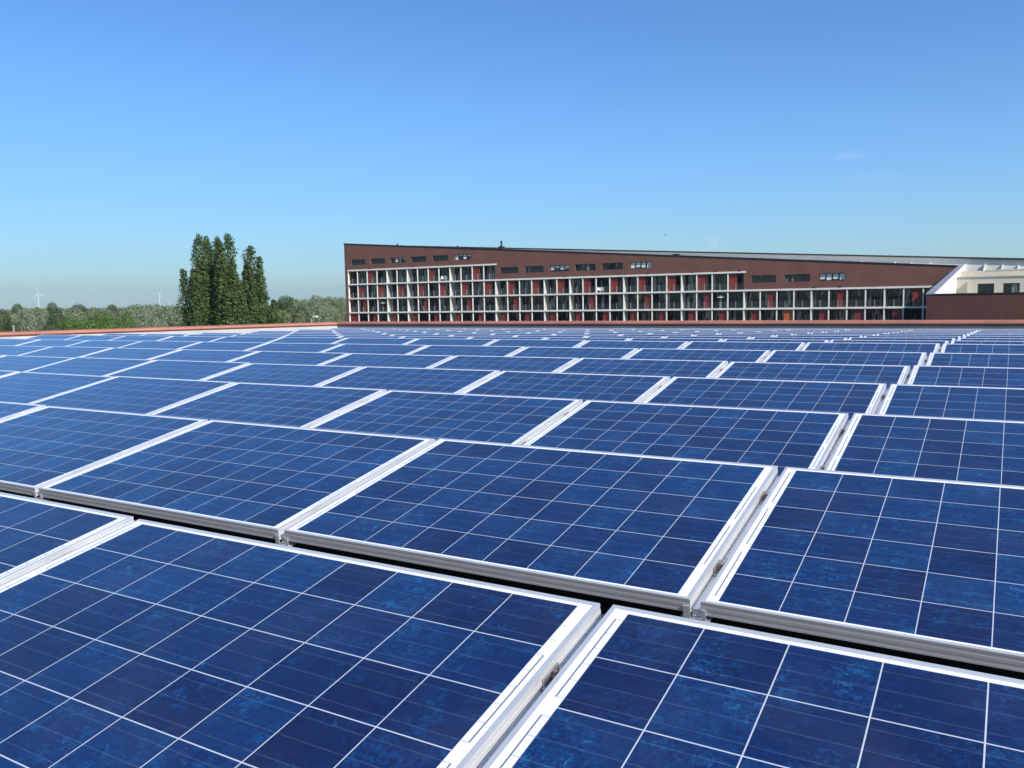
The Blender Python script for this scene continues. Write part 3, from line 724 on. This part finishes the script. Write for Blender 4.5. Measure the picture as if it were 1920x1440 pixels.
# poplars
def poplar(name, px, ytop, dist, wpx, seed, label, twin=()):
    top = at(px, ytop, dist); e = empty(name, (top.x, top.y, 0)); h = top.z; wpx *= 1.5
    tag(e, label, 'tree', 'poplars standing behind the left parapet')
    rn = random.Random(seed); wm_ = wpx / FPX * dist; bl = []
    stems = [(0, 0, h, 1.0)] + [(dx * wm_, rn.uniform(-.25, .25) * wm_, h - dh * 25, sc) for dx, dh, sc in twin]
    for _ in range(14):
        a = rn.random() * 6.28; rr_ = rn.uniform(.10, .42) * wm_; dd = rr_ * rn.uniform(2.2, 3.8) + rn.uniform(.8, 3.0)
        stems.append((rr_ * math.cos(a), rr_ * math.sin(a), h - dd, rn.uniform(.6, .85)))
    for (sx, sy, sh_, sc) in stems:
        dpt = 0.35
        while sh_ - dpt > 2:
            r_ = .80 * dpt ** .42 * sc * rn.uniform(.8, 1.2); r_ = min(r_, wm_ * .34)
            bl.append((sx + rn.uniform(-.22, .22) * r_, sy + rn.uniform(-.22, .22) * r_, sh_ - dpt, r_ * .85, r_ * rn.uniform(.95, 1.35), 1.0)); dpt += r_ * .85
    me = crown_mesh('crown', M['poplar'], bl, 105000, .13, seed, spread=.5)
    o = bpy.data.objects.new('crown', me); C.objects.link(o); o.parent = e
    t_ = limb_mesh('trunk', h, .42, [(s_[0], s_[1], s_[2] * .5) for s_ in stems[1:6]], seed)
    o = bpy.data.objects.new('trunk', t_); C.objects.link(o); o.parent = e
poplar('poplar_tree', 371, 441, 118, 44, 1, 'tall poplar with a single pointed tip, leftmost of the poplar clump', ((-.42, .17, .75), (-.50, .28, .85), (-.66, .42, .7)))
poplar('poplar_tree', 386, 446, 124, 26, 2, 'slim poplar half hidden behind the leftmost poplar of the clump')
poplar('poplar_tree', 407, 445, 119, 38, 3, 'poplar with a dark rounded tip left of the tallest poplar', ((-.3, .13, .6),))
poplar('poplar_tree', 426, 440, 115, 46, 4, 'tallest poplar with a forked tip in the middle of the clump', ((-.20, .015, .55), (.42, .30, .8), (.2, .12, .7)))
poplar('poplar_tree', 468, 461, 117, 58, 5, 'shorter broad poplar at the right end of the clump', ((.20, .05, .6), (-.25, .08, .6), (.45, .28, .75), (.7, .45, .7), (-.5, .42, .7)))

# broad-leaved trees: four crown shapes, copied
def broad(seed, n, spread):
    rn = random.Random(seed); bl = [(0, 0, .62, spread * .7, .22)]
    for q in range(n):                    # lumps spread over a dome
        a = q * 2.4 + rn.uniform(-.4, .4); th = math.acos(1 - (q + .5) / n * 1.45); k = rn.uniform(.82, 1.12); s_ = rn.uniform(.065, .125)
        bl.append((spread * k * math.sin(th) * math.cos(a), spread * k * math.sin(th) * math.sin(a), .64 + .25 * k * math.cos(th), s_, s_ * rn.uniform(.8, 1.05)))
    return bl
kinds = {}
for kname, mat, sd_, n, sp, cnt, sz in (('willow', 'willow', 21, 34, .30, 34000, .0078), ('green', 'green', 22, 28, .29, 32000, .0078), ('oak', 'oak', 23, 24, .27, 32000, .0082), ('olive', 'olive', 24, 30, .29, 32000, .0082)):
    bl = broad(sd_, n, sp)
    kinds[kname] = (crown_mesh('crown', M[mat], bl, cnt, sz, sd_), limb_mesh('trunk', .8, .022, [(b[0], b[1], b[2]) for b in bl[1:8]], sd_))
WORD = {'willow': ('willow_tree', 'silvery grey-green willow'), 'green': ('broadleaf_tree', 'fresh bright green tree'), 'oak': ('broadleaf_tree', 'dark green tree'), 'olive': ('broadleaf_tree', 'dull olive-green tree')}
# (pixel x of the crown centre, pixel y of its top, distance, kind, width factor, what sets it apart)
TREES = [
 (188, 589, 120, 'green', .95, 'lowest and brightest crown of the left wood, just above the parapet'),
 (150, 594, 128, 'green', .8, 'small one touching the brightest crown on its left side'),
 (213, 592, 124, 'green', .8, 'touching the brightest crown on its right side'),
 (-4, 592, 130, 'oak', .7, 'cut off by the left edge of the photo'),
 (255, 580, 150, 'willow', 1.1, 'in front of the wood between the bright green crown and the poplars'),
 (305, 577, 152, 'willow', 1.2, 'immediately left of the poplar clump'),
 (278, 588, 140, 'willow', .8, 'low crown in front of two willows left of the poplars'),
 (44, 583, 160, 'willow', 1.1, 'above the white lamp pole at the far left'),
 (75, 586, 150, 'willow', 1.0, 'below the leftmost wind turbine'),
 (112, 590, 145, 'oak', .9, 'low and dark between willows and the bright green crown'),
 (128, 584, 160, 'willow', 1.0, 'behind the small bright green crown'),
 (20, 586, 175, 'olive', 1.0, 'second crown from the left edge of the photo'),
 (32, 576, 230, 'oak', 1.0, 'on the skyline near the left edge, left of the first turbine'),
 (62, 579, 220, 'olive', 1.0, 'on the skyline at the foot of the first turbine'),
 (105, 574, 215, 'oak', .9, 'pointed crown on the skyline right of the first turbine'),
 (85, 580, 235, 'olive', 1.0, 'on the skyline just right of the first turbine'),
 (158, 577, 210, 'oak', 1.2, 'on the skyline above the bright green crown'),
 (128, 580, 240, 'olive', 1.0, 'dull crown behind the pointed skyline crown'),
 (182, 579, 200, 'olive', 1.0, 'on the skyline right above the bright green crown'),
 (205, 577, 225, 'oak', .9, 'small peak on the skyline midway to the poplars'),
 (232, 580, 215, 'olive', 1.1, 'behind the first silvery willow left of the poplars'),
 (268, 573, 205, 'olive', 1.2, 'highest crown left of the second turbine'),
 (300, 577, 230, 'olive', 1.0, 'on the skyline below the second turbine'),
 (325, 579, 235, 'oak', 1.0, 'on the skyline touching the poplars from the left'),
 (512, 578, 150, 'green', .85, 'at the right foot of the poplar clump'),
 (524, 563, 165, 'oak', 1.1, 'directly right of the poplars, darker than its neighbours'),
 (552, 561, 180, 'olive', 1.2, 'second crown right of the poplars'),
 (588, 560, 175, 'willow', 1.3, 'midway between the poplars and the brick block'),
 (616, 559, 225, 'olive', 1.2, 'nearest but one to the corner of the brick block'),
 (640, 561, 235, 'willow', 1.2, 'touching the left corner of the brick block'),
 (570, 582, 150, 'oak', .8, 'low dark crown just left of the street lamp'),
 (604, 580, 150, 'willow', 1.0, 'low silvery crown right of the street lamp'),
 (622, 586, 150, 'olive', .7, 'low crown beside the corner of the brick block'),
 (540, 584, 150, 'olive', 1.0, 'low crown farther left of the street lamp, near the poplars'),
]
used = set(); rnd = random.Random(3)
for (px, yt, dist, kd, wf, what) in TREES:
    top = at(px, yt, dist); h = top.z / .95
    nm, word = WORD[kd]; e = empty(nm, (top.x, top.y, 0), rnd.uniform(0, 6.28)); tag(e, f'{word} {what}', 'tree', 'trees of the wood beyond the roof')
    for nm2, me in zip(('crown', 'trunk'), kinds[kd]):
        o = bpy.data.objects.new(nm2, me); C.objects.link(o); o.parent = e; q_ = rnd.uniform(.62, .78); o.scale = (h * wf * q_, h * wf * q_, h)
# far wood: one mass nobody could count
rn = random.Random(9); v = []; f = []
def leafq(p, s_):
    nrm = Vector((rn.gauss(0, 1), rn.gauss(0, 1), rn.gauss(.5, 1))).normalized(); u = nrm.orthogonal().normalized(); w_ = nrm.cross(u); n = len(v)
    v.extend([tuple(p - u * s_), tuple(p + w_ * s_ * .7), tuple(p + u * s_), tuple(p - w_ * s_ * .7)]); f.append((n, n + 1, n + 2, n + 3))
for _ in range(330):
    px = rn.uniform(-260, 720); dist = rn.uniform(300, 620); hz = 579 - px * .018 + 6.0
    yt = hz + rn.uniform(-6, 4) - (13 * 200 / dist if 520 < px < 720 else 0) * .6
    top = at(px, yt, dist); r_ = rn.uniform(4, 8)
    for _ in range(430):
        d_ = Vector((rn.gauss(0, 1), rn.gauss(0, 1), abs(rn.gauss(0, 1)) - .3)).normalized(); k = rn.uniform(.8, 1.08)
        leafq(Vector((top.x + d_.x * r_ * k, top.y + d_.y * r_ * k, top.z - r_ * .8 + d_.z * r_ * .8 * k)), .27)
    for _ in range(50):
        a = rn.random() * 6.28; leafq(Vector((top.x + r_ * .8 * math.cos(a), top.y + r_ * .8 * math.sin(a), rn.uniform(0, max(1, top.z - r_)))), 1.6)
me = bpy.data.meshes.new('far_wood'); me.from_pydata(v, [], f); me.materials.append(M['olive']); me.update()
fw = bpy.data.objects.new('far_wood', me); C.objects.link(fw); tag(fw, 'hazy far wood forming the skyline behind the nearer trees', 'wood', kind='stuff')

# ------------------------------------------------------------------ wind turbines
def turbine(px, ypx, dist, blade_px, ang, label, face=0.3):
    hub = at(px, ypx, dist); e = empty('wind_turbine', (hub.x, hub.y, 0)); tag(e, label, 'wind turbine', 'wind turbines on the horizon')
    az = math.atan2(hub.y, hub.x) - math.pi / 2 + face; e.rotation_euler = (0, 0, az); h = hub.z; bl = blade_px / FPX * dist; k = bl / 40
    m_ = MB(); m_.tube((0, 0, 0), (0, 0, h - 1 * k), 4.2 * k, 2.6 * k, seg=14); m_.build('tower', M['turb'], e, smooth=False)
    m_ = MB(); m_.box(-1.7 * k, 1.7 * k, -4.5 * k, 6 * k, h - 1.8 * k, h + 1.8 * k); m_.build('nacelle', M['turb'], e)
    m_ = MB(); m_.tube((0, -4.5 * k, h), (0, -6.5 * k, h), 2.0 * k, .9 * k); m_.build('hub', M['turb'], e)
    for i in range(3):
        a = ang + i * math.tau / 3; d_ = Vector((math.sin(a), 0, math.cos(a))); t_ = Vector((math.cos(a), 0, -math.sin(a))); c = Vector((0, -5.5 * k, h)); m_ = MB(); s0, s1, s2 = 1.0 * k, 2.3 * k, .5 * k
        prof = [(0, s0), (bl * .2, s1), (bl * .6, s1 * .65), (bl, s2)]
        for (p0, w0), (p1, w1) in zip(prof, prof[1:]):
            y0 = Vector((0, .5 * k, 0))
            m_.hexa([c + d_ * p0 - t_ * w0 * .3 - y0, c + d_ * p0 + t_ * w0 - y0, c + d_ * p0 + t_ * w0 + y0, c + d_ * p0 - t_ * w0 * .3 + y0, c + d_ * p1 - t_ * w1 * .3 - y0, c + d_ * p1 + t_ * w1 - y0, c + d_ * p1 + t_ * w1 + y0, c + d_ * p1 - t_ * w1 * .3 + y0])
        m_.build('blade', M['turb'], e)
turbine(71, 551, 4200, 11, -.12, 'white wind turbine standing alone at the left of the horizon')
turbine(298.5, 550, 4200, 10, .62, 'white wind turbine close left of the poplars, the taller of two')
turbine(317, 568, 4900, 7, 1.15, 'small far wind turbine with only its rotor above the trees beside the poplars')

# ------------------------------------------------------------------ lamp posts, bird
def lamp(px, ytop, dist, label, arm):
    top = at(px, ytop, dist); e = empty('street_lamp', (top.x, top.y, 0)); tag(e, label, 'street lamp'); h = top.z
    m_ = MB(); m_.tube((0, 0, 0), (0, 0, h), .08, .045); m_.build('pole', M['rail'], e)
    if not arm: return
    m_ = MB(); m_.tube((0, 0, h), (arm, 0, h + .25), .04); m_.build('arm', M['white'], e)
    m_ = MB(); m_.box(*sorted((arm - .02, arm + .34 * (1 if arm > 0 else -1))), -.09, .09, h + .20, h + .30); m_.build('lamp_head', M['white'], e)
lamp(584, 600, 62, 'street lamp with its white head just above the left parapet, beside the brick block', .22)
lamp(25, 610, 60, 'slim white lamp pole rising above the parapet at the far left', .0)
bp = at(1248, 441, 70); e = empty('bird', tuple(bp), .4); e.scale = (.55, .55, .55); tag(e, 'tiny dark bird flying above the brick block', 'bird')
m_ = MB(); m_.tube((-.14, 0, 0), (0, 0, .01), .015, .05, seg=8); m_.tube((0, 0, .01), (.16, 0, .02), .05, .02, seg=8); m_.build('body', M['dark'], e)
for s_ in (-1, 1):
    m_ = MB(); m_.hexa([(-.07, 0, .02), (.07, 0, .02), (.07, 0, .035), (-.07, 0, .035), (-.08, s_ * .16, .10), (.03, s_ * .16, .10), (.03, s_ * .16, .11), (-.08, s_ * .16, .11)])
    m_.hexa([(-.08, s_ * .16, .10), (.03, s_ * .16, .10), (.03, s_ * .16, .11), (-.08, s_ * .16, .11), (-.12, s_ * .36, .05), (-.08, s_ * .36, .05), (-.08, s_ * .36, .055), (-.12, s_ * .36, .055)]); m_.build('wing', M['dark'], e)

# ------------------------------------------------------------------ haze
hz = MB(); hz.box(-5200, 5200, -600, 5200, -1.0, 130)
hm = bpy.data.materials.new('haze'); hm.use_nodes = True; hn = hm.node_tree; hn.nodes.clear()
pv = hn.nodes.new('ShaderNodeVolumePrincipled'); pv.inputs['Color'].default_value = (0.82, 0.94, 1.0, 1); pv.inputs['Density'].default_value = 0.00013
pv.inputs['Anisotropy'].default_value = 0.3
ho = hn.nodes.new('ShaderNodeOutputMaterial'); hn.links.new(pv.outputs[0], ho.inputs['Volume'])
tag(hz.build('haze', hm), kind='stuff')
